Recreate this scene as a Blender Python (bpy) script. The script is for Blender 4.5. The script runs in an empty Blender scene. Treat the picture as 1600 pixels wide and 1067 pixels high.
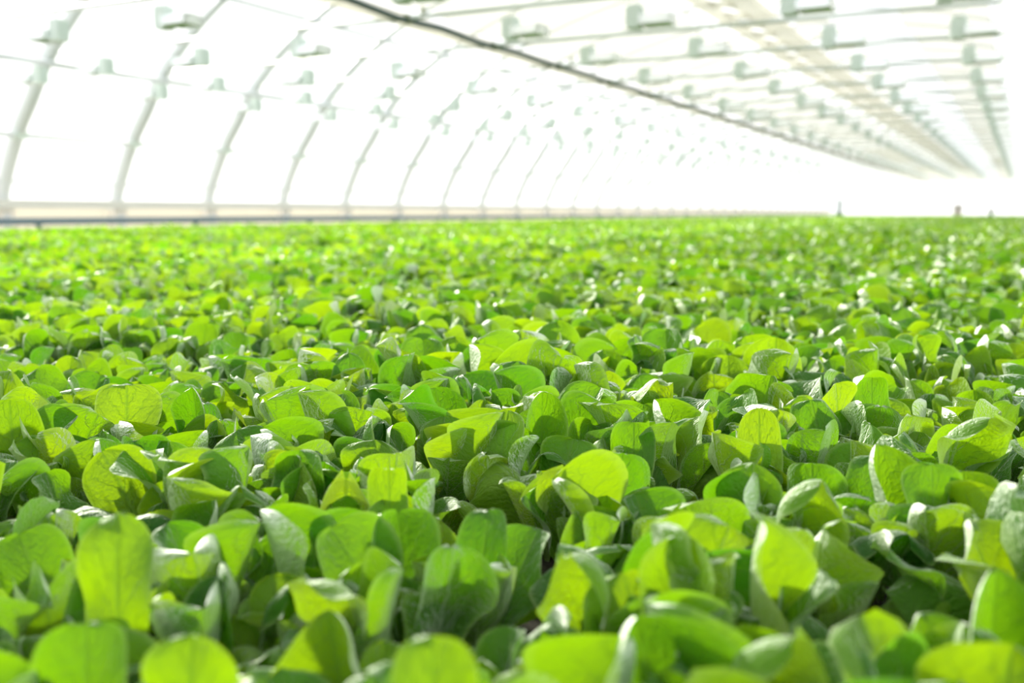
import bpy, math, random
import numpy as np
from mathutils import Vector, Matrix, Euler

rnd = random.Random(11)
rng = np.random.default_rng(11)
scene = bpy.context.scene
COL = scene.collection

# ------------------------------------------------------------------ camera constants
F = 1555.6
PITCH = math.radians(7.417)
YAW = math.radians(27.02)
CAM_Z = 0.67
RAFT_Z = 0.372
FWD_H = Vector((-math.sin(YAW), math.cos(YAW), 0))
RIGHT = Vector((math.cos(YAW), math.sin(YAW), 0))
FWD = Vector((-math.sin(YAW) * math.cos(PITCH), math.cos(YAW) * math.cos(PITCH), -math.sin(PITCH)))
UP = RIGHT.cross(FWD)
CAM = Vector((0, 0, CAM_Z))


def project(p):
    d = Vector(p) - CAM
    z = d.dot(FWD)
    if z < 0.02:
        return None
    return 800 + F * d.dot(RIGHT) / z, 533.5 - F * d.dot(UP) / z


def at_height(px, py, z):
    """the point on the level plane z seen at a photograph pixel"""
    r = FWD + RIGHT * ((px - 800) / F) + UP * ((533.5 - py) / F)
    return CAM + r * ((z - CAM_Z) / r.z)


# ------------------------------------------------------------------ helpers
def tag(o, label=None, cat=None, group=None, kind=None):
    if label:
        o['label'] = label
    if cat:
        o['category'] = cat
    if group:
        o['group'] = group
    if kind:
        o['kind'] = kind
    return o


def empty(name, loc=(0, 0, 0), rz=0.0):
    o = bpy.data.objects.new(name, None)
    o.empty_display_size = 0.05
    o.location = loc
    o.rotation_euler = (0, 0, rz)
    COL.objects.link(o)
    return o


class MB:
    def __init__(self):
        self.v, self.f = [], []

    def box(self, x0, y0, z0, x1, y1, z1):
        n = len(self.v)
        self.v += [(x0, y0, z0), (x1, y0, z0), (x1, y1, z0), (x0, y1, z0),
                   (x0, y0, z1), (x1, y0, z1), (x1, y1, z1), (x0, y1, z1)]
        self.f += [tuple(n + i for i in q) for q in
                   ((3, 2, 1, 0), (4, 5, 6, 7), (0, 1, 5, 4), (1, 2, 6, 5), (2, 3, 7, 6), (3, 0, 4, 7))]
        return self

    def prism(self, prof, axis, a, b):
        """extrude a closed profile (list of 2-D points) along an axis"""
        n, k = len(self.v), len(prof)
        for c in (a, b):
            for p, q in prof:
                self.v.append({'x': (c, p, q), 'y': (p, c, q), 'z': (p, q, c)}[axis])
        for i in range(k):
            j = (i + 1) % k
            self.f.append((n + i, n + j, n + k + j, n + k + i))
        self.f.append(tuple(n + i for i in reversed(range(k))))
        self.f.append(tuple(n + k + i for i in range(k)))
        return self

    def tube(self, pts, r, seg=10, cap=True):
        pts = [Vector(p) for p in pts]
        n = len(self.v)
        ref = None
        for i, p in enumerate(pts):
            t = (pts[min(i + 1, len(pts) - 1)] - pts[max(i - 1, 0)]).normalized()
            if ref is None:
                ref = Vector((0, 0, 1)) if abs(t.z) < 0.9 else Vector((1, 0, 0))
            a = t.cross(ref)
            if a.length < 1e-4:
                a = t.cross(Vector((0.3, 1, 0.2)))
            a.normalize()
            b = a.cross(t)
            ref = b
            for s in range(seg):
                th = 2 * math.pi * s / seg
                rr = r[i] if isinstance(r, list) else r
                self.v.append(tuple(p + a * (rr * math.cos(th)) + b * (rr * math.sin(th))))
        for i in range(len(pts) - 1):
            for s in range(seg):
                s2 = (s + 1) % seg
                o = n + i * seg
                self.f.append((o + s, o + s2, o + seg + s2, o + seg + s))
        if cap:
            self.f.append(tuple(n + s for s in reversed(range(seg))))
            o = n + (len(pts) - 1) * seg
            self.f.append(tuple(o + s for s in range(seg)))
        return self

    def quad(self, a, b, c, d):
        n = len(self.v)
        self.v += [tuple(a), tuple(b), tuple(c), tuple(d)]
        self.f.append((n, n + 1, n + 2, n + 3))
        return self

    def mesh(self, name, mat, smooth=False):
        me = bpy.data.meshes.new(name)
        me.from_pydata(self.v, [], self.f)
        me.materials.append(mat)
        if smooth:
            me.polygons.foreach_set('use_smooth', [True] * len(me.polygons))
        me.update()
        return me

    def build(self, name, mat, parent=None, smooth=False):
        return link(name, self.mesh(name, mat, smooth), parent)


def link(name, me, parent=None):
    o = bpy.data.objects.new(name, me)
    COL.objects.link(o)
    if parent:
        o.parent = parent
    return o


def copy_tree(o, parent=None):
    c = o.copy()
    COL.objects.link(c)
    c.parent = parent
    for ch in o.children:
        copy_tree(ch, c)
    return c


ORD = ('zeroth first second third fourth fifth sixth seventh eighth ninth tenth eleventh twelfth thirteenth '
       'fourteenth fifteenth sixteenth seventeenth eighteenth nineteenth twentieth twenty-first twenty-second '
       'twenty-third twenty-fourth twenty-fifth twenty-sixth twenty-seventh twenty-eighth twenty-ninth thirtieth '
       'thirty-first thirty-second thirty-third thirty-fourth thirty-fifth thirty-sixth').split()


# ------------------------------------------------------------------ materials
def new_mat(name):
    m = bpy.data.materials.new(name)
    m.use_nodes = True
    nt = m.node_tree
    nt.nodes.clear()
    out = nt.nodes.new('ShaderNodeOutputMaterial')
    return m, nt, out


def N(nt, kind, **kw):
    n = nt.nodes.new(kind)
    for k, v in kw.items():
        if k in n.inputs.keys() if isinstance(k, str) else False:
            n.inputs[k].default_value = v
        else:
            setattr(n, k, v)
    return n


def math_node(nt, op, a, b=None, clamp=False):
    n = nt.nodes.new('ShaderNodeMath')
    n.operation = op
    n.use_clamp = clamp
    for i, x in enumerate((a, b)):
        if x is None:
            continue
        if isinstance(x, (int, float)):
            n.inputs[i].default_value = x
        else:
            nt.links.new(x, n.inputs[i])
    return n.outputs[0]


def mix_col(nt, fac, a, b):
    n = nt.nodes.new('ShaderNodeMix')
    n.data_type = 'RGBA'
    for sock, x in ((n.inputs[0], fac), (n.inputs[6], a), (n.inputs[7], b)):
        if isinstance(x, (int, float)):
            sock.default_value = x
        elif isinstance(x, (tuple, list)):
            sock.default_value = (*x, 1)
        else:
            nt.links.new(x, sock)
    return n.outputs[2]


def solid(name, col, rough=0.5, metal=0.0, var=0.06, scale=6.0, bump=0.0):
    m, nt, out = new_mat(name)
    p = N(nt, 'ShaderNodeBsdfPrincipled')
    no = N(nt, 'ShaderNodeTexNoise')
    no.inputs['Scale'].default_value = scale
    no.inputs['Detail'].default_value = 4
    tc = N(nt, 'ShaderNodeTexCoord')
    nt.links.new(tc.outputs['Object'], no.inputs['Vector'])
    c = mix_col(nt, no.outputs['Fac'], tuple(max(0, x * (1 - var)) for x in col), tuple(min(1, x * (1 + var)) for x in col))
    nt.links.new(c, p.inputs['Base Color'])
    p.inputs['Roughness'].default_value = rough
    p.inputs['Metallic'].default_value = metal
    if bump:
        b = N(nt, 'ShaderNodeBump')
        b.inputs['Strength'].default_value = bump
        b.inputs['Distance'].default_value = 0.01
        nt.links.new(no.outputs['Fac'], b.inputs['Height'])
        nt.links.new(b.outputs[0], p.inputs['Normal'])
    nt.links.new(p.outputs[0], out.inputs[0])
    return m


def sheet(name, clear, trans, diff_share, col, clear_col=(1, 1, 1)):
    """thin sheet: `clear` of the light passes straight, the rest is scattered through or back"""
    m, nt, out = new_mat(name)
    t = N(nt, 'ShaderNodeBsdfTransparent')
    t.inputs[0].default_value = (*clear_col, 1)
    tl = N(nt, 'ShaderNodeBsdfTranslucent')
    tl.inputs[0].default_value = (*trans, 1)
    d = N(nt, 'ShaderNodeBsdfDiffuse')
    d.inputs[0].default_value = (*col, 1)
    m1 = N(nt, 'ShaderNodeMixShader')
    m1.inputs[0].default_value = diff_share
    nt.links.new(tl.outputs[0], m1.inputs[1])
    nt.links.new(d.outputs[0], m1.inputs[2])
    m2 = N(nt, 'ShaderNodeMixShader')
    m2.inputs[0].default_value = 1 - clear
    nt.links.new(t.outputs[0], m2.inputs[1])
    nt.links.new(m1.outputs[0], m2.inputs[2])
    nt.links.new(m2.outputs[0], out.inputs[0])
    return m


def leaf_material():
    m, nt, out = new_mat('lettuce_leaf')
    L = nt.links.new
    uv = N(nt, 'ShaderNodeUVMap')
    sep = N(nt, 'ShaderNodeSeparateXYZ')
    L(uv.outputs[0], sep.inputs[0])
    u, v = sep.outputs[1], sep.outputs[0]
    av = math_node(nt, 'ABSOLUTE', math_node(nt, 'SUBTRACT', math_node(nt, 'MULTIPLY', v, 2.0), 1.0))
    at = N(nt, 'ShaderNodeAttribute', attribute_name='tone')
    oi = N(nt, 'ShaderNodeObjectInfo')
    tone = math_node(nt, 'ADD', at.outputs['Fac'],
                     math_node(nt, 'MULTIPLY', math_node(nt, 'SUBTRACT', oi.outputs['Random'], 0.5), 0.35), clamp=True)
    # veins
    nz = N(nt, 'ShaderNodeTexNoise')
    nz.inputs['Scale'].default_value = 7
    nz.inputs['Detail'].default_value = 3
    tc = N(nt, 'ShaderNodeCombineXYZ')
    L(math_node(nt, 'MULTIPLY', v, 1.4), tc.inputs[0])
    L(math_node(nt, 'MULTIPLY', u, 2.0), tc.inputs[1])
    L(math_node(nt, 'MULTIPLY', oi.outputs['Random'], 30.0), tc.inputs[2])
    L(tc.outputs[0], nz.inputs['Vector'])
    wob = math_node(nt, 'MULTIPLY', math_node(nt, 'SUBTRACT', nz.outputs['Fac'], 0.5), 0.22)
    ph = math_node(nt, 'ADD', math_node(nt, 'SUBTRACT', math_node(nt, 'MULTIPLY', u, 6.5),
                                        math_node(nt, 'MULTIPLY', av, 1.9)), math_node(nt, 'MULTIPLY', wob, 5.0))
    tri = math_node(nt, 'ABSOLUTE', math_node(nt, 'SUBTRACT', math_node(nt, 'FRACT', ph), 0.5))
    side = math_node(nt, 'SUBTRACT', 1.0, math_node(nt, 'MULTIPLY', tri, 9.0), clamp=True)
    side = math_node(nt, 'MULTIPLY', side, math_node(nt, 'SUBTRACT', 1.0, math_node(nt, 'POWER', av, 2.0), clamp=True))
    mid = math_node(nt, 'SUBTRACT', 1.0, math_node(nt, 'MULTIPLY', av, 11.0), clamp=True)
    vo = N(nt, 'ShaderNodeTexVoronoi')
    vo.feature = 'DISTANCE_TO_EDGE'
    vo.inputs['Scale'].default_value = 8
    L(tc.outputs[0], vo.inputs['Vector'])
    net = math_node(nt, 'SUBTRACT', 1.0, math_node(nt, 'MULTIPLY', vo.outputs['Distance'], 14.0), clamp=True)
    vein = math_node(nt, 'MAXIMUM', math_node(nt, 'MAXIMUM', math_node(nt, 'MULTIPLY', side, 0.75), math_node(nt, 'MULTIPLY', net, 0.13)), mid)
    margin = math_node(nt, 'MULTIPLY', math_node(nt, 'SUBTRACT', av, 0.905), 12.0, clamp=True)  # pale leaf margin, with light caught on its thick edge painted in
    # colours
    ramp1 = N(nt, 'ShaderNodeValToRGB')
    e = ramp1.color_ramp.elements
    e[0].position, e[0].color = 0.0, (*LEAF_D[0], 1)
    e[1].position, e[1].color = 1.0, (*LEAF_D[2], 1)
    k = ramp1.color_ramp.elements.new(0.5)
    k.color = (*LEAF_D[1], 1)
    ramp2 = N(nt, 'ShaderNodeValToRGB')
    e = ramp2.color_ramp.elements
    e[0].position, e[0].color = 0.0, (*LEAF_T[0], 1)
    e[1].position, e[1].color = 1.0, (*LEAF_T[2], 1)
    k = ramp2.color_ramp.elements.new(0.5)
    k.color = (*LEAF_T[1], 1)
    L(tone, ramp1.inputs[0])
    L(tone, ramp2.inputs[0])
    mott = math_node(nt, 'MULTIPLY', math_node(nt, 'SUBTRACT', nz.outputs['Fac'], 0.45), 0.5, clamp=True)
    dcol = mix_col(nt, mott, ramp1.outputs[0], (0.12, 0.27, 0.01))
    geo = N(nt, 'ShaderNodeNewGeometry')
    dcol = mix_col(nt, math_node(nt, 'MULTIPLY', geo.outputs['Backfacing'], 0.25), dcol, (0.10, 0.23, 0.012))
    dcol = mix_col(nt, math_node(nt, 'MULTIPLY', vein, 0.40), dcol, (0.22, 0.38, 0.07))
    dcol = mix_col(nt, math_node(nt, 'MULTIPLY', margin, 0.75), dcol, (0.34, 0.50, 0.16))
    tcol = mix_col(nt, math_node(nt, 'MULTIPLY', vein, 0.55), ramp2.outputs[0], (0.10, 0.26, 0.004))
    tcol = mix_col(nt, mott, tcol, (0.32, 0.48, 0.004))
    bump = N(nt, 'ShaderNodeBump')
    bump.inputs['Strength'].default_value = 0.6
    bump.inputs['Distance'].default_value = 0.0022
    n2 = N(nt, 'ShaderNodeTexNoise')
    n2.inputs['Scale'].default_value = 16
    n2.inputs['Detail'].default_value = 2
    L(tc.outputs[0], n2.inputs['Vector'])
    L(math_node(nt, 'ADD', math_node(nt, 'MULTIPLY', vein, -0.8), math_node(nt, 'MULTIPLY', n2.outputs['Fac'], 1.3)),
      bump.inputs['Height'])
    d = N(nt, 'ShaderNodeBsdfDiffuse')
    t = N(nt, 'ShaderNodeBsdfTranslucent')
    g = N(nt, 'ShaderNodeBsdfGlossy')
    g.inputs['Roughness'].default_value = 0.6
    g.inputs['Color'].default_value = (0.95, 1.0, 0.95, 1)
    L(dcol, d.inputs[0])
    L(tcol, t.inputs[0])
    for s in (d, t, g):
        L(bump.outputs[0], s.inputs['Normal'])
    lw = N(nt, 'ShaderNodeLayerWeight')
    lw.inputs[0].default_value = 0.22
    L(bump.outputs[0], lw.inputs['Normal'])
    fac = math_node(nt, 'MINIMUM', math_node(nt, 'ADD', math_node(nt, 'MULTIPLY', lw.outputs['Fresnel'], GLOSS), 0.01), 0.5)
    m1 = N(nt, 'ShaderNodeMixShader')
    m1.inputs[0].default_value = 0.55
    L(d.outputs[0], m1.inputs[1])
    L(t.outputs[0], m1.inputs[2])
    m2 = N(nt, 'ShaderNodeMixShader')
    L(fac, m2.inputs[0])
    L(m1.outputs[0], m2.inputs[1])
    L(g.outputs[0], m2.inputs[2])
    L(m2.outputs[0], out.inputs[0])
    return m


GLOSS = 0.6
LEAF_D = ((0.022, 0.125, 0.004), (0.070, 0.24, 0.004), (0.165, 0.345, 0.004))
LEAF_T = ((0.10, 0.34, 0.002), (0.225, 0.46, 0.002), (0.36, 0.55, 0.003))
M_LEAF = leaf_material()
M_FILM = sheet('clear_film', 0.86, (0.95, 0.96, 0.96), 0.25, (0.9, 0.9, 0.9))
M_SCREEN = sheet('woven_screen', 0.52, (0.34, 0.34, 0.30), 0.25, (0.85, 0.84, 0.78), (1, 0.995, 0.95))
M_BUNDLE = sheet('folded_screen', 0.36, (0.5, 0.495, 0.43), 0.35, (0.72, 0.71, 0.64))
M_ARCH = solid('white_steel', (0.60, 0.64, 0.67), 0.4, var=0.02)
M_TIE = solid('galvanised_steel', (0.62, 0.67, 0.66), 0.4)
M_PIPE = solid('dark_green_pipe', (0.05, 0.085, 0.08), 0.45)
M_CLAMP = solid('olive_clamp', (0.16, 0.19, 0.05), 0.5)
M_BALLAST = solid('grey_green_case', (0.62, 0.71, 0.68), 0.5)
M_REFL = solid('reflector_metal', (0.84, 0.88, 0.90), 0.35)
M_GIRDER = solid('olive_painted_steel', (0.42, 0.41, 0.33), 0.55)
M_DUCT = sheet('white_film_duct', 0.35, (0.94, 0.96, 0.98), 0.2, (0.92, 0.93, 0.95))
M_BULB = solid('pale_glass', (0.86, 0.88, 0.90), 0.2)
M_RAIL = solid('blue_grey_pipe', (0.10, 0.16, 0.20), 0.5)
M_BASE = solid('pale_board', (0.62, 0.63, 0.61), 0.7, var=0.03)
M_KERB = sheet('cream_kerb_film', 0.0, (0.52, 0.51, 0.475), 0.3, (0.85, 0.80, 0.70))
M_RIM = solid('beige_rim', (0.66, 0.60, 0.50), 0.9, var=0.12, scale=2)
M_FOOT = solid('concrete_footing', (0.80, 0.77, 0.72), 0.9, var=0.15)
M_FLOOR = solid('sandy_floor', (0.66, 0.63, 0.57), 0.95, var=0.15, scale=1.2, bump=0.3)
M_RAFT = solid('shade_dark_raft', (0.030, 0.024, 0.016), 0.9, var=0.5, scale=60, bump=0.4)  # white raft painted near-black for the shade between the plants
M_FOAM = solid('white_foam', (0.8, 0.8, 0.77), 0.7)
M_POST = solid('teal_post', (0.10, 0.17, 0.16), 0.5)
M_BOX = solid('grey_cabinet', (0.42, 0.40, 0.40), 0.6)

# ------------------------------------------------------------------ the greenhouse shell
Y0, Y1 = -4.6, 76.15                    # along the house
T0, DT = 9.2, 1.97                      # first arch seen, arch spacing
PROF = [(12.6, -0.66), (12.62, -0.2), (12.6, 0.28), (12.24, 1.03), (11.9, 1.5), (11.58, 1.97), (11.1, 2.42),
        (10.68, 2.74), (10.05, 3.12), (9.2, 3.5), (8.2, 3.85), (7.0, 4.15), (5.7, 4.33), (4.5, 4.38)]
PROF = PROF + [(9.0 - w, h) for w, h in reversed(PROF[:-1])]
PROF3 = [(-w, h + CAM_Z) for w, h in PROF]            # world x, z


def smooth_line(pts, n=3):
    out = []
    P = [Vector((p[0], p[1], 0)) for p in pts]
    for i in range(len(P) - 1):
        p0, p1, p2, p3 = P[max(i - 1, 0)], P[i], P[i + 1], P[min(i + 2, len(P) - 1)]
        for k in range(n):
            t = k / n
            q = 0.5 * ((2 * p1) + (p2 - p0) * t + (2 * p0 - 5 * p1 + 4 * p2 - p3) * t * t + (3 * p1 - p0 - 3 * p2 + p3) * t ** 3)
            out.append((q.x, q.y))
    out.append(pts[-1])
    return out


ARC = smooth_line(PROF3, 3)


def film(name, pts, off=0.07):
    mb = MB()
    ys = np.linspace(Y0, Y1, 28)
    k = len(pts)
    for y in ys:
        for x, z in pts:
            mb.v.append((x, y, z))
    for j in range(len(ys) - 1):
        for i in range(k - 1):
            mb.f.append((j * k + i, j * k + i + 1, (j + 1) * k + i + 1, (j + 1) * k + i))
    return tag(mb.build(name, M_FILM, smooth=True), kind='structure')


cx, cz = -4.5, 0.0
OUT = []
for i, (x, z) in enumerate(ARC):
    a = Vector(ARC[max(i - 1, 0)]); b = Vector(ARC[min(i + 1, len(ARC) - 1)])
    t = (b - a).normalized()
    OUT.append((x - t.y * 0.10, z + t.x * 0.10) if True else (x, z))
OUT = [(x, max(z, 0.0)) for x, z in OUT]
cut = next(i for i, p in enumerate(ARC) if p[0] > -10.6)
film('wall_left', OUT[:cut + 1])
film('ceiling', OUT[cut:len(OUT) - cut])
film('wall_right', OUT[len(OUT) - cut - 1:])
for nm, y in (('wall_far', Y1), ('wall_near', Y0)):
    mb = MB()
    mb.v = [(x, y, z) for x, z in OUT]
    mb.f = [tuple(range(len(OUT)))]
    tag(mb.build(nm, M_FILM), kind='structure')
fl = MB().quad((-40, -20, 0), (30, -20, 0), (30, 130, 0), (-40, 130, 0))
tag(fl.build('floor', M_FLOOR), kind='structure')

# kerb and base board under the left film
kb = MB().box(-12.78, Y0, 0.0, -12.685, Y1, CAM_Z + 0.06)
tag(kb.build('baseboard_left', M_KERB), kind='structure')
kb = MB().box(3.685, Y0, 0.0, 3.78, Y1, CAM_Z + 0.06)
tag(kb.build('baseboard_right', M_KERB), kind='structure')
bb = MB().box(-12.53, Y0, CAM_Z + 0.05, -12.46, Y1, CAM_Z + 0.17)
tag(bb.build('base_board', M_BASE), 'long pale grey base board running low along the foot of the left film wall', 'board')

# arches: every rib is its own thing
NARCH = 34
arch_me = MB().tube([(x, 0, z) for x, z in ARC], [0.10 - 0.068 * min(1, max(0, (z - CAM_Z - 2.0) / 1.6)) for x, z in ARC], 10).mesh('arch_tube', M_ARCH, True)
fm = MB()
fm.box(-12.70, -0.13, 0.0, -12.535, 0.13, CAM_Z + 0.05)
foot_me = fm.mesh('footing', M_FOOT)
cm = MB()
for hx, hz in ((-12.24, 1.03),):
    cm.box(hx + 0.03, -0.09, CAM_Z + hz - 0.05, hx + 0.12, 0.09, CAM_Z + hz + 0.05)
br_me = cm.mesh('purlin_bracket', M_BALLAST)
arch0 = empty('arch_rib', (0, T0, 0))
link('tube', arch_me, arch0)
link('footing', foot_me, arch0)
link('purlin_bracket', br_me, arch0)
arches = [arch0]
for k in range(-5, NARCH):
    if k == 0:
        a = arch0
    else:
        a = copy_tree(arch0)
        a.location = (0, T0 + DT * k, 0)
    vis = 0 <= k <= 22
    if vis:
        lab = 'white curved steel arch rib of left wall, %s from the left edge' % ORD[k + 1]
    elif k > 22:
        lab = 'faint far arch rib of the left wall near the bright vanishing end'
    else:
        lab = 'white steel arch rib overhead, nearer than the leftmost rib seen'
    tag(a, lab, 'arch', 'white arch ribs of the greenhouse')

# purlins along the left wall
for (w, h, r, lab) in ((12.16, 1.03, 0.035, 'lowest thin white purlin crossing the arch ribs at waist height of left wall'),
                       (11.49, 1.93, 0.045, 'white purlin crossing the arch ribs halfway up left wall, just above the lamps'),
                       (12.52, 0.42, 0.02, 'thin wire running just above the pale base board of left wall'),
                       (10.15, 2.98, 0.035, 'high white purlin near top left corner above the lamp rows')):
    o = MB().tube([(-w, Y0 + 0.1, CAM_Z + h), (-w, Y1 - 0.1, CAM_Z + h)], r, 8).build('purlin', M_ARCH, smooth=True)
    tag(o, lab, 'purlin', 'purlins along the left wall')

# ------------------------------------------------------------------ tie bars, screens, girder
HB = CAM_Z + 2.07
tie_me = MB().tube([(-11.45, 0, HB), (2.45, 0, HB)], 0.028, 8).mesh('tie_bar', M_TIE, True)
for k in range(-5, NARCH):
    o = link('tie_bar', tie_me)
    o.location = (0, T0 + 0.15 + DT * k, 0)
    if k < -1:
        lab = 'pale horizontal tie bar overhead, nearer than any seen in the photo'
    elif k <= 12:
        lab = 'thin pale horizontal tie bar overhead, %s from the near end' % ORD[k + 2]
    else:
        lab = 'thin far tie bar among the crowded ones below the screens at the vanishing end'
    tag(o, lab, 'tie bar', 'tie bars below the roof')


def wavy_panel(x0, x1, y0, y1, z, sag, nx=8, ny=8, seed=0, pleat=0.0, scal=0.0):
    """a hanging cloth panel with real sag and scalloped long edges"""
    r = random.Random(seed)
    ph, ph2 = r.uniform(0, 6.28), r.uniform(0, 6.28)
    mb = MB()
    for j in range(ny + 1):
        t = j / ny
        for i in range(nx + 1):
            s = i / nx
            x = x0 + (x1 - x0) * s
            x += scal * math.sin(math.pi * t) * (1 - 2 * s)
            zz = z - sag * math.sin(math.pi * t) * (0.6 + 0.4 * math.sin(3 * s + ph)) + pleat * math.sin(t * 22 + ph2)
            mb.v.append((x, y0 + (y1 - y0) * t, zz))
    for j in range(ny):
        for i in range(nx):
            a = j * (nx + 1) + i
            mb.f.append((a, a + 1, a + nx + 2, a + nx + 1))
    return mb


ZS = HB + 0.055
scr = {'left': [], 'mid': [], 'right': []}
for key, (w0, w1) in {'left': (3.5, 5.74), 'right': (0.45, 1.3)}.items():
    lab = {'left': 'wide beige shade screen overhead between the dark green pipe and the olive drawn screen',
           'right': 'narrow beige shade screen overhead at far right, left of the white duct'}[key]
    mb = MB()
    for k in range(-6, NARCH):
        y0 = T0 + 0.15 + DT * k
        if y0 + DT > Y1 - 0.3:
            continue
        p = wavy_panel(-w1, -w0, y0, y0 + DT - 0.04, ZS, 0.10, 8, 10, seed=k * 3 + len(key), pleat=0.008)
        n = len(mb.v)
        mb.v += p.v
        mb.f += [tuple(n + i for i in f) for f in p.f]
    tag(mb.build('shade_screen', M_SCREEN, smooth=True), lab, 'screen', 'shade screens')

# half drawn screen pieces on both sides of the girder: bunched cloth with gaps
piece = 0
for k in range(-4, NARCH - 1):
    y0 = T0 + 0.15 + DT * k
    for w0, w1, a, b in ((3.22, 3.5, 0.0, 0.36), (3.22, 3.5, 0.62, 0.8), (1.92, 2.55, 0.0, 0.26), (1.92, 2.55, 0.5, 0.72)):
        j = rnd.uniform(-0.05, 0.05)
        mb = wavy_panel(-w1 + rnd.uniform(0.02, 0.14), -w0, y0 + DT * (a + j), y0 + DT * (b + j), ZS - 0.02, 0.07, 6, 8,
                        seed=k * 7 + piece, pleat=0.015, scal=0.12)
        o = mb.build('curtain_fold', M_SCREEN, smooth=True)
        tag(o, 'small bunched fold of beige screen cloth beside the olive drawn screen, bright gaps around it', 'screen fold',
            'bunched screen folds beside the girder')
        piece += 1

g = empty('drawn_screen', (-3.0, 0, HB + 0.0))
tag(g, 'long olive screen drawn into a narrow band overhead, pierced by bright gaps', 'screen')
for nm, x0, x1 in (('fold', -0.20, -0.05), ('fold', 0.14, 0.42)):
    MB().box(x0, Y0 + 0.2, 0.06, x1, Y1 - 0.2, 0.11).build(nm, M_BUNDLE, g)
mb = MB()
mb.v = [(-0.06, 0, 0.075), (-0.06, 0.26, 0.075), (0.15, 0.42, 0.075), (0.15, 0.16, 0.075),
        (-0.06, 0, 0.10), (-0.06, 0.26, 0.10), (0.15, 0.42, 0.10), (0.15, 0.16, 0.10)]
mb.f = [(3, 2, 1, 0), (4, 5, 6, 7), (0, 1, 5, 4), (1, 2, 6, 5), (2, 3, 7, 6), (3, 0, 4, 7)]
web_me = mb.mesh('web', M_BUNDLE)
yy = 4.5
for i in range(96):
    o = link('web', web_me, g)
    o.location = (0, yy, 0)
    yy += 0.66

# dark pipe at the edge of the screen, with clamps, and the rolled cloth beside it
pp = empty('irrigation_pipe', (-6.02, 0, CAM_Z + 2.05))
tag(pp, 'long dark green pipe running diagonally overhead along the edge of the beige screen', 'pipe')
pts = []
for i in range(0, 90):
    y = Y0 + 0.2 + i * (Y1 - Y0 - 0.4) / 89
    pts.append((0, y, -0.018 * math.sin((y - T0) / DT * 2 * math.pi + 1.5)))
MB().tube(pts, 0.036, 10).build('pipe_run', M_PIPE, pp, smooth=True)
cl_me = MB().box(-0.03, -0.05, -0.045, 0.03, 0.05, 0.05).box(0.03, -0.02, 0.0, 0.20, 0.02, 0.035).box(0.17, -0.02, 0.0, 0.20, 0.02, 0.12).mesh('clamp', M_CLAMP)
for k in range(-4, NARCH - 1):
    o = link('clamp', cl_me, pp)
    o.location = (0, T0 + 0.15 + DT * k, 0.0)
rl = MB()
rl.tube([(-6.22, Y0 + 0.2, HB + 0.03), (-6.22, Y1 - 0.2, HB + 0.03)], 0.075, 10)
tag(rl.build('rolled_screen', M_BUNDLE, smooth=True), 'thin roll of cream screen cloth lying close beside the dark green pipe', 'screen')
dk = MB().tube([(-0.05, Y0 + 0.2, HB + 0.22), (-0.05, Y1 - 0.2, HB + 0.22)], 0.36, 20)
tag(dk.build('air_duct', M_DUCT, smooth=True), 'broad white air duct overhead at the right edge of the photo', 'duct')

# ------------------------------------------------------------------ grow lamps
rf = MB()
th = 0.012
prof_o = [(-0.14, 0.0), (-0.06, 0.10), (0.06, 0.10), (0.14, 0.0), (0.128, 0.0), (0.052, 0.088), (-0.052, 0.088), (-0.128, 0.0)]
rf.prism(prof_o, 'x', 0.07, 0.36)
rf.box(0.07, -0.135, 0.0, 0.078, 0.135, 0.09)
rf.box(0.352, -0.135, 0.0, 0.36, 0.135, 0.09)
refl_me = rf.mesh('reflector', M_REFL)
bl = MB()
bl.prism([(-0.055, -0.075), (0.055, -0.075), (0.065, -0.06), (0.065, 0.06), (0.055, 0.075), (-0.055, 0.075), (-0.065, 0.06), (-0.065, -0.06)], 'z', -0.02, 0.19)
for i in range(5):
    bl.box(-0.07, -0.07 + i * 0.03, 0.01, 0.07, -0.06 + i * 0.03, 0.17)
bal_me = bl.mesh('ballast', M_BALLAST)
bu_me = MB().tube([(0.08, 0, 0.045), (0.34, 0, 0.045)], 0.018, 10).mesh('bulb', M_BULB, True)
ha_me = MB().tube([(0.03, 0, 0.12), (0.03, 0, 0.36)], 0.006, 6).box(0.0, -0.012, 0.185, 0.06, 0.012, 0.2).mesh('hanger', M_TIE)


def lamp():
    t = empty('grow_lamp')
    link('ballast', bal_me, t)
    link('bulb', bu_me, link('reflector', refl_me, t))
    
    link('hanger', ha_me, t)
    return t


ROWS = [(11.0, -1, 'lowest lamp row by left film wall'), (10.35, -1, 'second lamp row from left wall'),
        (8.75, -1, 'third lamp row from left wall'), (7.3, 1, 'lamp row just left of dark pipe'),
        (4.65, 1, 'lamp row under wide beige screen'), (3.35, 1, 'lamp row just left of olive screen'),
        (1.92, 1, 'lamp row right of olive screen'), (0.68, 1, 'rightmost lamp row beside white duct')]
lamp0 = lamp()
first = True
for w, sg, rowname in ROWS:
    n_seen = 0
    for k in range(-3, NARCH - 1):
        y = T0 - (0.1 if w != 11.0 else 0.55) + DT * k
        p = project((-w, y, CAM_Z + 1.78))
        if k < 0 and (p is None or not (-30 < p[0] < 1630 and p[1] > -20)):
            continue
        o = lamp0 if first else copy_tree(lamp0)
        first = False
        o.location = (-w, y, CAM_Z + (1.72 if w != 11.0 else 1.60))
        o.rotation_euler = (0, 0, 0.0 if sg > 0 else math.pi)
        o.rotation_euler.z += rnd.uniform(-0.12, 0.12)
        n_seen += 1
        if n_seen <= 12:
            lab = 'grow lamp, %s from near end of %s' % (ORD[n_seen], rowname)
        else:
            lab = 'tiny far grow lamp at distant end of %s' % rowname
        tag(o, lab, 'lamp', 'grow lamps, ' + rowname)

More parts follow.
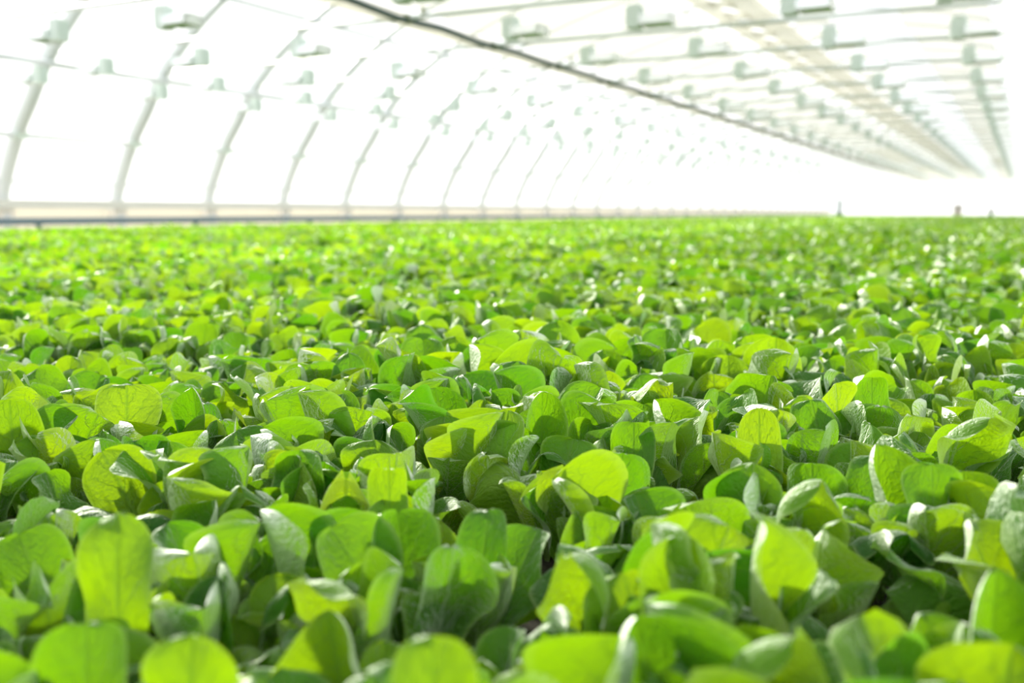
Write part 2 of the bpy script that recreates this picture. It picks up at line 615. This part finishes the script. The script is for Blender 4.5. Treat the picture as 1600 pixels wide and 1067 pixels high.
# ------------------------------------------------------------------ growing bed, rail
BX0, BX1, BY0, BY1 = -11.0, 2.6, -3.5, 54.0
bed = empty('growing_bed', (0, 0, 0))
tag(bed, 'broad low growing bed with raft coloured dark for the shade beneath the lettuce', 'growing bed', kind='structure')
mb = MB()
mb.box(BX0, BY0, 0.30, BX1, BY1, RAFT_Z)
mb.build('raft', M_RAFT, bed)
mb = MB()
mb.box(BX0 - 0.05, BY0 - 0.05, 0, BX0, BY1 + 0.05, 0.39).box(BX1, BY0 - 0.05, 0, BX1 + 0.05, BY1 + 0.05, 0.37)
mb.box(BX0, BY0 - 0.05, 0, BX1, BY0, 0.39).box(BX0, BY1, 0, BX1, BY1 + 0.05, 0.39)
mb.build('rim', M_RIM, bed)

ra = empty('heating_rail', (-12.1, 0, 0))
tag(ra, 'blue-grey heating pipe on short supports along the left edge of the lettuce', 'pipe')
MB().tube([(0, Y0 + 0.3, CAM_Z - 0.128), (0, Y1 - 0.4, CAM_Z - 0.128)], 0.05, 10).build('pipe_run', M_RAIL, ra, smooth=True)
s_me = MB().tube([(0, 0, 0), (0, 0, CAM_Z - 0.16)], 0.03, 8).box(-0.05, -0.05, 0, 0.05, 0.05, 0.01).box(-0.04, -0.03, CAM_Z - 0.19, 0.04, 0.03, CAM_Z - 0.17).mesh('support', M_POST)
y = 6.4
while y < 70:
    o = link('support', s_me, ra)
    o.location = (0, y, 0)
    y += 2.95

# things standing at the far end
def far_thing(name, px, y_along, build, label, cat):
    r = FWD + RIGHT * ((px - 800) / F)
    x = r.x / r.y * y_along
    e = empty(name, (x, y_along, 0))
    build(e)
    return tag(e, label, cat)


def post_build(e):
    MB().tube([(0, 0, 0.0), (0, 0, 1.32)], 0.11, 10).build('shaft', M_POST, e, smooth=True)
    MB().box(-0.2, -0.13, 0.4, 0.2, 0.13, 0.62).build('valve_box', M_POST, e)


far_thing('valve_post', 1303, 54.6, post_build, 'slim dark teal post standing up behind the far edge of the lettuce', 'post')


def cab_build(e):
    MB().box(-0.2, -0.15, 0.0, 0.2, 0.15, 1.0).build('cabinet_body', M_BOX, e)
    MB().box(-0.22, -0.17, 1.0, 0.22, 0.17, 1.03).build('lid', M_BOX, e)
    MB().box(-0.17, -0.165, 0.1, 0.17, -0.15, 0.88).build('door', M_BOX, e)


far_thing('control_cabinet', 1485, 54.7, cab_build, 'small grey cabinet at the far end of the bed, near right edge', 'cabinet')


def stub_build(e):
    MB().tube([(0, 0, 0.0), (0, 0, 0.78)], 0.1, 10).build('shaft', M_POST, e, smooth=True)
    MB().box(-0.16, -0.16, 0.70, 0.16, 0.16, 0.80).build('cap', M_CLAMP, e)


far_thing('stub_post', 1536, 54.5, stub_build, 'short dark green stub post at the far right end of the lettuce', 'post')


# ------------------------------------------------------------------ lettuce
def smoothstep(a, b, x):
    t = np.clip((x - a) / (b - a), 0, 1)
    return t * t * (3 - 2 * t)


def leaf_arrays(nu, nv, P):
    """vertices and uv of one leaf of length 1 (base at origin, growing up +Z, upper face towards -Y, bending to +Y)"""
    u = 1 - (1 - np.linspace(0, 1, nu + 1)) ** 1.6
    v = np.linspace(-1, 1, nv + 1)
    # midrib
    ang = P['a0'] + P['a1'] * u ** 2 + P['a2'] * smoothstep(0.6, 1.0, u)
    du = np.diff(u, prepend=0)
    my = np.cumsum(np.sin(ang) * du)
    mz = np.cumsum(np.cos(ang) * du)
    pk = P['peak']
    hw = 0.085 + 0.915 * smoothstep(0.06, pk, u)
    tip = np.clip((u - pk) / (1.001 - pk), 0, 1)
    hw = hw * np.sqrt(np.clip(1 - tip ** P['blunt'], 0, 1)) * P['width']
    U, V = np.meshgrid(u, v, indexing='ij')
    HW = hw[:, None]
    edge = 1 + P['lobe'] * np.sin(P['lf'] * U * 6.28 + P['lp'] + np.sign(V) * P['ls']) * np.abs(V)
    X = HW * V * edge
    A = ang[:, None]
    blade = smoothstep(0.12, 0.5, U)
    nrm = (P['cup'] * V ** 2 * HW * blade
           + P['fold'] * np.abs(V) * HW * blade
           + P['wave'] * np.abs(V) ** 1.8 * np.sin(6.28 * P['wf'] * U + P['wp'] + np.sign(V) * P['ws']) * blade
           + P['twist'] * V * U * HW
           + P['curl'] * smoothstep(0.72, 1.0, np.abs(V)) * HW * blade)
    bx = 0.010 * np.sin(9 * U + 5 * V + P['wp']) * np.sin(7 * V + P['lp']) * blade * np.abs(V)
    nrm = nrm + bx
    # upper face normal is (0,-cos,sin)
    along = P['sh'] * np.abs(V) ** 1.7 * U ** 3 * (HW / P['width']) ** 1.5
    Y = my[:, None] - nrm * np.cos(A) + along * np.sin(A)
    Z = mz[:, None] + nrm * np.sin(A) + along * np.cos(A)
    # apex dips slightly: an arched tip outline
    co = np.stack([X * np.cos(0.5 * P['cup'] * V), Y, Z], axis=-1).reshape(-1, 3)
    uv = np.stack([(V + 1) / 2, U], axis=-1).reshape(-1, 2)
    return co, uv


def grid_faces(nu, nv):
    i, j = np.meshgrid(np.arange(nu), np.arange(nv), indexing='ij')
    a = (i * (nv + 1) + j).reshape(-1)
    return np.stack([a, a + 1, a + nv + 2, a + nv + 1], axis=-1)


def np_mesh(name, co, faces, uv, tone, mat):
    me = bpy.data.meshes.new(name)
    nvt, nf = len(co), len(faces)
    me.vertices.add(nvt)
    me.vertices.foreach_set('co', co.astype(np.float32).ravel())
    me.loops.add(nf * 4)
    me.loops.foreach_set('vertex_index', faces.astype(np.int32).ravel())
    me.polygons.add(nf)
    me.polygons.foreach_set('loop_start', np.arange(0, nf * 4, 4, dtype=np.int32))
    me.polygons.foreach_set('use_smooth', np.ones(nf, dtype=bool))
    ul = me.uv_layers.new(name='UVMap')
    ul.data.foreach_set('uv', uv[faces.ravel()].astype(np.float32).ravel())
    at = me.attributes.new('tone', 'FLOAT', 'POINT')
    at.data.foreach_set('value', np.broadcast_to(tone, (nvt,)).astype(np.float32))
    me.materials.append(mat)
    me.update()
    me.validate()
    return me


def leaf_params(r, kind):
    P = dict(a0=r.uniform(-0.08, 0.08), a1=r.uniform(-0.05, 0.35), a2=r.uniform(-0.3, 0.3),
             peak=r.uniform(0.68, 0.82), blunt=r.uniform(2.0, 3.0), width=r.uniform(0.20, 0.275),
             cup=r.uniform(-0.3, 0.8), fold=r.uniform(-0.1, 0.4), wave=r.uniform(0.035, 0.10), wf=r.uniform(1.0, 2.8),
             wp=r.uniform(0, 6.28), ws=r.uniform(0, 3), twist=r.uniform(-0.6, 0.6),
             lobe=r.uniform(0.0, 0.17), lf=r.uniform(0.8, 1.9), lp=r.uniform(0, 6.28), ls=r.uniform(0, 1.6),
             curl=r.uniform(-0.5, 0.35), sh=r.uniform(-0.04, 0.11))
    if kind == 'hat':        # strongly recurved blade, its shoulders drawn into points
        P.update(a1=r.uniform(0.5, 0.9), a2=r.uniform(0.4, 0.9), cup=r.uniform(-0.9, -0.4), fold=r.uniform(-0.3, 0.0), width=r.uniform(0.23, 0.30))
    if kind == 'cup':        # spoon with inrolled margin
        P.update(a1=r.uniform(-0.1, 0.25), a2=r.uniform(-0.5, 0.0), cup=r.uniform(0.5, 1.0), curl=r.uniform(0.1, 0.5), fold=r.uniform(0.1, 0.35))
    if kind == 'inner':      # young folded heart leaf
        P.update(width=r.uniform(0.14, 0.20), fold=r.uniform(0.35, 0.8), cup=r.uniform(0.2, 0.6), a1=r.uniform(-0.2, 0.2), a2=r.uniform(-0.4, 0.1))
    if kind == 'flat':
        P.update(cup=r.uniform(-0.1, 0.25), fold=r.uniform(0, 0.12), curl=r.uniform(-0.1, 0.15), a1=r.uniform(0.05, 0.3), a2=r.uniform(-0.15, 0.15), width=r.uniform(0.21, 0.28))
    return P


KINDS = ['plain', 'plain', 'flat', 'hat', 'cup', 'hat', 'plain', 'inner']
VAR = []
for i in range(64):
    r = random.Random(900 + i)
    VAR.append((KINDS[i % 8], leaf_params(r, KINDS[i % 8]), r.betavariate(1.6, 1.6)))
OUTER = [i for i, q in enumerate(VAR) if q[0] != 'inner']
INNER = [i for i, q in enumerate(VAR) if q[0] in ('inner', 'cup')]
LOD = {}
for lod, (nu, nv) in {0: (20, 14), 1: (9, 6), 2: (5, 4), 3: (3, 4), 4: (2, 2)}.items():
    LOD[lod] = ([leaf_arrays(nu, nv, q[1]) for q in VAR], grid_faces(nu, nv))
VTIP = [LOD[0][0][i][0][:, 2].max() for i in range(64)]
LEAF_ME = [np_mesh('leaf', co, LOD[0][1], uv, VAR[i][2], M_LEAF) for i, (co, uv) in enumerate(LOD[0][0])]


def plant_leaves(r, n, hscale):
    """list of (variant, azimuth, tilt, scale, base radius) of one rosette"""
    out = []
    az = r.uniform(0, 6.28)
    for i in range(n):
        f = i / max(n - 1, 1)                    # 0 outer .. 1 heart
        az += 2.39996 + r.uniform(-0.35, 0.35)
        if f < 0.72:
            var = r.choice(OUTER)
            tilt = math.radians(r.uniform(10, 36) * (1 - f) + r.uniform(2, 14))
            size = r.uniform(0.084, 0.128) * hscale
        else:
            var = r.choice(INNER)
            tilt = math.radians(r.uniform(0, 14))
            size = r.uniform(0.062, 0.092) * hscale
        size = size * (1.0 if f < 0.72 else 1.0)
        out.append((var, az, tilt, size, 0.012 * (1 - f)))
    return out


def leaf_matrix(az, tilt, size, br, spin=0.0):
    # leaf bends to +Y: rotate so that +Y points outwards along azimuth
    return (Matrix.Rotation(az - math.pi / 2, 4, 'Z') @ Matrix.Translation((0, br, 0))
            @ Matrix.Rotation(-tilt, 4, 'X') @ Matrix.Rotation(spin, 4, 'Z') @ Matrix.Scale(size, 4))


# plants stand in staggered rows across the view
ROW0, PITCH_P = 0.33, 0.072
plants = []
row = 0
d = ROW0
while d < 5.0:
    n = int((d * 1.1 + 1.6) / PITCH_P)
    for i in range(-n // 2, n // 2 + 1):
        s = (i + 0.5 * (row % 2)) * PITCH_P
        p = FWD_H * (d + rnd.uniform(-0.018, 0.018)) + RIGHT * (s + rnd.uniform(-0.02, 0.02))
        plants.append([row, p.x, p.y])
    d += PITCH_P
    row += 1


def in_frame(x, y):
    q = project((x, y, RAFT_Z + 0.09))
    return q is not None and -25 < q[0] < 1625 and q[1] < 1110


near = [p for p in plants if in_frame(p[1], p[2])][:300]
near_set = {id(p) for p in near}
last_row = near[-1][0]

# leaves that stand out: top x, top y in the photograph, breadth there, tip height over the bed,
# lean away from the viewer, turn, kind, tone
HERO = [(850, 608, 72, .150, 6, 5, 'cup', .35), (790, 636, 75, .138, 8, -20, 'flat', .9), (452, 700, 92, .128, 6, 0, 'flat', .45),
        (185, 795, 112, .150, 8, 10, 'flat', .8), (475, 896, 130, .125, -6, -25, 'hat', .9), (1190, 634, 68, .146, 4, 10, 'flat', .95),
        (1000, 656, 70, .132, 6, -10, 'flat', .4), (1555, 640, 135, .150, -4, 10, 'hat', .75), (28, 620, 95, .150, 4, 15, 'flat', .85),
        (665, 782, 108, .132, 24, 15, 'cup', .35), (1040, 835, 120, .140, 22, -10, 'cup', .6), (1165, 795, 92, .150, 5, 50, 'inner', .8),
        (1368, 690, 70, .140, 8, 20, 'cup', .4), (1440, 720, 95, .136, 8, 0, 'flat', .45), (1540, 735, 92, .130, 8, -8, 'cup', .5),
        (685, 985, 135, .142, 4, 10, 'flat', .8), (300, 985, 140, .132, 6, 0, 'flat', .6), (1550, 880, 150, .142, 14, -10, 'cup', .5),
        (1245, 975, 150, .140, -8, 15, 'hat', .9), (880, 722, 100, .125, -8, -10, 'hat', .95), (640, 695, 88, .128, -5, 35, 'flat', .85),
        (172, 598, 95, .142, 5, 10, 'flat', .8), (300, 602, 58, .140, 10, 0, 'cup', .05), (742, 538, 52, .150, 3, 55, 'inner', .85),
        (1027, 582, 72, .146, -6, 5, 'hat', .85), (1358, 586, 62, .144, 8, 0, 'flat', .35), (1305, 596, 58, .140, 3, 40, 'flat', .85),
        (1285, 745, 140, .140, -6, 20, 'hat', .9), (1180, 720, 92, .130, 4, -40, 'flat', .55), (535, 728, 120, .132, -4, 10, 'hat', .85),
        (625, 725, 62, .136, 6, 10, 'flat', .6), (110, 968, 150, .128, 5, 10, 'flat', .35), (880, 860, 110, .135, -4, -30, 'hat', .75),
        (1435, 950, 110, .120, 30, 10, 'cup', .4), (780, 790, 80, .125, 12, -15, 'flat', .15), (545, 548, 62, .146, 6, 10, 'flat', .3)]


def hero_leaf(h):
    """the mesh, its base point and its matrix for one standing-out leaf"""
    px, py, wide, tip, lean, turn, kind, tone = h
    r = random.Random(int(px * 7 + py))
    tip -= 0.016
    tipz = RAFT_Z + tip
    P_ = leaf_params(r, kind)
    P_['lobe'] = min(P_['lobe'], 0.08)
    P_['twist'] *= 0.4
    pt = at_height(px, py, tipz)
    depth = (pt - CAM).dot(FWD)
    tilt = math.radians(abs(lean))
    az = math.atan2(FWD_H.y, FWD_H.x) + math.radians(turn) + (0 if lean >= 0 else math.pi)
    c, _ = leaf_arrays(20, 14, P_)
    m0 = leaf_matrix(az, tilt, 1.0, 0.0)
    g = np.array(m0)[:3, :3] @ c.T
    size = min(0.155, (tip - 0.004) / g[2].max())
    P_['width'] = 0.5 * wide / F * depth / size / max(0.6, math.cos(math.radians(turn)))
    P_['width'] = min(P_['width'], 0.42)
    c, uvq = leaf_arrays(20, 14, P_)
    g = np.array(m0)[:3, :3] @ c.T * size
    k = int(np.argmax(g[2]))
    me = np_mesh('leaf', c, grid_faces(20, 14), uvq, tone, M_LEAF)
    return me, (pt.x - g[0, k], pt.y - g[1, k]), leaf_matrix(az, tilt, size, 0.0), tone


hero_of = {}
for h in HERO:
    me, (bx, by), mx, tone = hero_leaf(h)
    cand = sorted((p for p in near if id(p) not in hero_of), key=lambda p: (p[1] - bx) ** 2 + (p[2] - by) ** 2)
    p = cand[0]
    p[1], p[2] = bx, by
    hero_of[id(p)] = (me, mx, tone, h[6])

rows = {}
for p in near:
    rows.setdefault(p[0], []).append(p)
for rw, ps in rows.items():
    ps.sort(key=lambda p: project((p[1], p[2], RAFT_Z + 0.09))[0])
near_count = 0
hero_pts = [(p[1], p[2]) for p in near if id(p) in hero_of]
for rw in sorted(rows):
    for idx, p in enumerate(rows[rw]):
        r = random.Random(5000 + near_count)
        hs = 0.93 + 0.16 * math.sin(p[1] * 5.1 + 1.0) * math.sin(p[2] * 4.3) + r.uniform(-0.12, 0.14)
        if rw == 0:
            hs *= 0.94
        hero = hero_of.get(id(p))
        if hero:
            hs = min(hs, 0.88)
        else:
            for hx, hy in hero_pts:          # shorter neighbours in front of the standing-out leaves
                dx, dy = p[1] - hx, p[2] - hy
                along = dx * FWD_H.x + dy * FWD_H.y
                across = dx * RIGHT.x + dy * RIGHT.y
                if -0.11 < along < 0.02 and abs(across) < 0.04:
                    hs = min(hs, 0.88)
        e = empty('lettuce_plant', (p[1], p[2], RAFT_Z + 0.002))
        ls = plant_leaves(r, r.randint(9, 11), hs)
        if hero:
            ls = ls[1:]
            o = link('leaf', hero[0], e)
            o.matrix_local = hero[1]
        for var, az, tilt, size, br in ls:
            o = link('leaf', LEAF_ME[var], e)
            o.matrix_local = leaf_matrix(az, tilt, size, br, r.uniform(-0.8, 0.8))
        look = 'sharp' if 5 <= rw <= 14 else 'blurred'
        if hero:
            hue = 'yellow-green' if hero[2] > 0.7 else ('deep green' if hero[2] < 0.2 else 'mid-green')
            lab = '%s lettuce with a raised %s leaf, %s from left in %s row back' % (look, hue, ORD[idx + 1], ORD[rw + 1])
        else:
            lab = '%s young lettuce plant, %s from left in %s row back from camera' % (look, ORD[idx + 1], ORD[rw + 1])
        tag(e, lab, 'lettuce', 'lettuce plants in the nearest rows')
        near_count += 1

# every other plant of the bed is one mass
cos, uvs, faces, tones = [], [], [], []
voff = 0


def add_leaves(lod, xs, ys, hs, n, r_):
    hs = hs * (1 - 0.13 * np.clip((-xs - 7.0) / 2.0, 0, 1))      # lower towards the rail
    """numpy: n leaves on each plant"""
    global voff
    arrs, fc = LOD[lod]
    m = len(xs)
    for i in range(n):
        f = i / max(n - 1, 1)
        outer = f < 0.72
        pool = OUTER if outer else INNER
        var = r_.choice(pool, m)
        az = i * 2.39996 + r_.uniform(0, 6.28, m) if i == 0 else AZ[0] + i * 2.39996 + r_.uniform(-0.35, 0.35, m)
        if i == 0:
            AZ[0] = az
        tilt = np.radians((r_.uniform(10, 36, m) * (1 - f) + r_.uniform(2, 14, m)) if outer else r_.uniform(0, 14, m))
        size = (r_.uniform(0.084, 0.128, m) if outer else r_.uniform(0.062, 0.092, m)) * hs
        for vv in np.unique(var):
            sel = np.nonzero(var == vv)[0]
            c, uvq = arrs[vv]
            k = len(sel)
            ct, st = np.cos(tilt[sel])[:, None], np.sin(tilt[sel])[:, None]
            sz = size[sel][:, None]
            X = c[None, :, 0] * sz
            Y0_, Z0_ = c[None, :, 1] * sz, c[None, :, 2] * sz
            Yr = Y0_ * ct + Z0_ * st
            Zr = -Y0_ * st + Z0_ * ct
            a = (az[sel] - math.pi / 2)[:, None]
            gx = xs[sel][:, None] + X * np.cos(a) - Yr * np.sin(a)
            gy = ys[sel][:, None] + X * np.sin(a) + Yr * np.cos(a)
            gz = RAFT_Z + 0.002 + Zr
            co = np.stack([gx, gy, gz], -1).reshape(-1, 3)
            nvt = c.shape[0]
            ff = (fc[None] + (np.arange(k) * nvt)[:, None, None] + voff).reshape(-1, 4)
            cos.append(co.astype(np.float32))
            uvs.append(np.tile(uvq, (k, 1)).astype(np.float32))
            faces.append(ff.astype(np.int32))
            tn = np.clip(VAR[vv][2] + 0.10 + r_.uniform(-0.17, 0.17, k), 0, 1)  # tone raised over the whole mass, painting in a pale haze
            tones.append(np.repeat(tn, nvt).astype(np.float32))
            voff += k * nvt


AZ = [None]
r_ = np.random.default_rng(77)
rest = [p for p in plants if id(p) not in near_set and BX0 + .1 < p[1] < BX1 - .1]
xs = np.array([p[1] for p in rest]); ys = np.array([p[2] for p in rest])
hs = 0.92 + 0.16 * np.sin(xs * 5.1 + 1.0) * np.sin(ys * 4.3) + r_.uniform(-0.1, 0.12, len(xs))
dep = xs * FWD_H.x + ys * FWD_H.y
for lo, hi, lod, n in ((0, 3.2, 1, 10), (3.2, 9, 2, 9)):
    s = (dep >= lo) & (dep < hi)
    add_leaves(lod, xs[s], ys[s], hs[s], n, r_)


def field(d0, d1, pitch, lod, n, scale):
    R = 60
    g = np.arange(0, R, pitch)
    xx = np.arange(BX0 + 0.05, BX1, pitch)
    yy = np.arange(-1.0, BY1 - 0.05, pitch)
    X, Y = np.meshgrid(xx, yy)
    X = X.ravel() + r_.uniform(-0.35, 0.35, X.size) * pitch
    Y = Y.ravel() + r_.uniform(-0.35, 0.35, Y.size) * pitch
    dd = X * FWD_H.x + Y * FWD_H.y
    side = X * RIGHT.x + Y * RIGHT.y
    s = (dd >= d0) & (dd < d1) & (np.abs(side) < dd * 0.56 + 1.0)
    X, Y = X[s], Y[s]
    h = 0.92 + 0.16 * np.sin(X * 5.1 + 1.0) * np.sin(Y * 4.3) + r_.uniform(-0.1, 0.12, len(X))
    add_leaves(lod, X, Y, h * scale, n, r_)


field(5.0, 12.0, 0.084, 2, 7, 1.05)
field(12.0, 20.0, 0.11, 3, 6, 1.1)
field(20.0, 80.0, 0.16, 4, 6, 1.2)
co = np.concatenate(cos); uv = np.concatenate(uvs); fc = np.concatenate(faces); tn = np.concatenate(tones)
print('far lettuce quads', len(fc))
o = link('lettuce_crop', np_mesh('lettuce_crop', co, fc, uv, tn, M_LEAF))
tag(o, 'unbroken mass of blurred green lettuce filling the bed from mid distance to the far end', 'lettuce', kind='stuff')

# ------------------------------------------------------------------ light
w = bpy.data.worlds.new('sky')
scene.world = w
w.use_nodes = True
nt = w.node_tree
nt.nodes.clear()
wo = nt.nodes.new('ShaderNodeOutputWorld')
bg = nt.nodes.new('ShaderNodeBackground')
bg.inputs[0].default_value = (0.97, 0.985, 1.0, 1)
bg.inputs[1].default_value = 1.4
nt.links.new(bg.outputs[0], wo.inputs[0])

sun = bpy.data.lights.new('sun', 'SUN')
sun.energy = 14.5
sun.angle = math.radians(4)
sun.color = (1.0, 0.95, 0.82)
so = bpy.data.objects.new('sun', sun)
COL.objects.link(so)
AZS, ELS = math.radians(27 + 28), math.radians(25)     # to the left of the view axis, beyond the left wall
sd = Vector((-math.sin(AZS) * math.cos(ELS), math.cos(AZS) * math.cos(ELS), math.sin(ELS)))
so.rotation_euler = sd.to_track_quat('Z', 'Y').to_euler()
so.location = sd * 60

# ------------------------------------------------------------------ camera
cd = bpy.data.cameras.new('camera')
co_ = bpy.data.objects.new('camera', cd)
COL.objects.link(co_)
co_.location = CAM
co_.rotation_euler = (math.pi / 2 - PITCH, 0, YAW)
cd.sensor_width = 36
cd.lens = F / 1600 * 36
cd.clip_start = 0.02
cd.clip_end = 400
cd.dof.use_dof = True
cd.dof.focus_distance = 0.98
cd.dof.aperture_fstop = 4.6
scene.camera = co_

scene.view_settings.view_transform = 'Standard'
scene.view_settings.look = 'None'
scene.view_settings.exposure = 0.05
scene.view_settings.gamma = 1.0
scene.view_settings.use_curve_mapping = False
cy = scene.cycles
cy.use_denoising = True
cy.max_bounces = 8
cy.diffuse_bounces = 5
cy.transmission_bounces = 6
cy.transparent_max_bounces = 12
cy.sample_clamp_indirect = 6.0
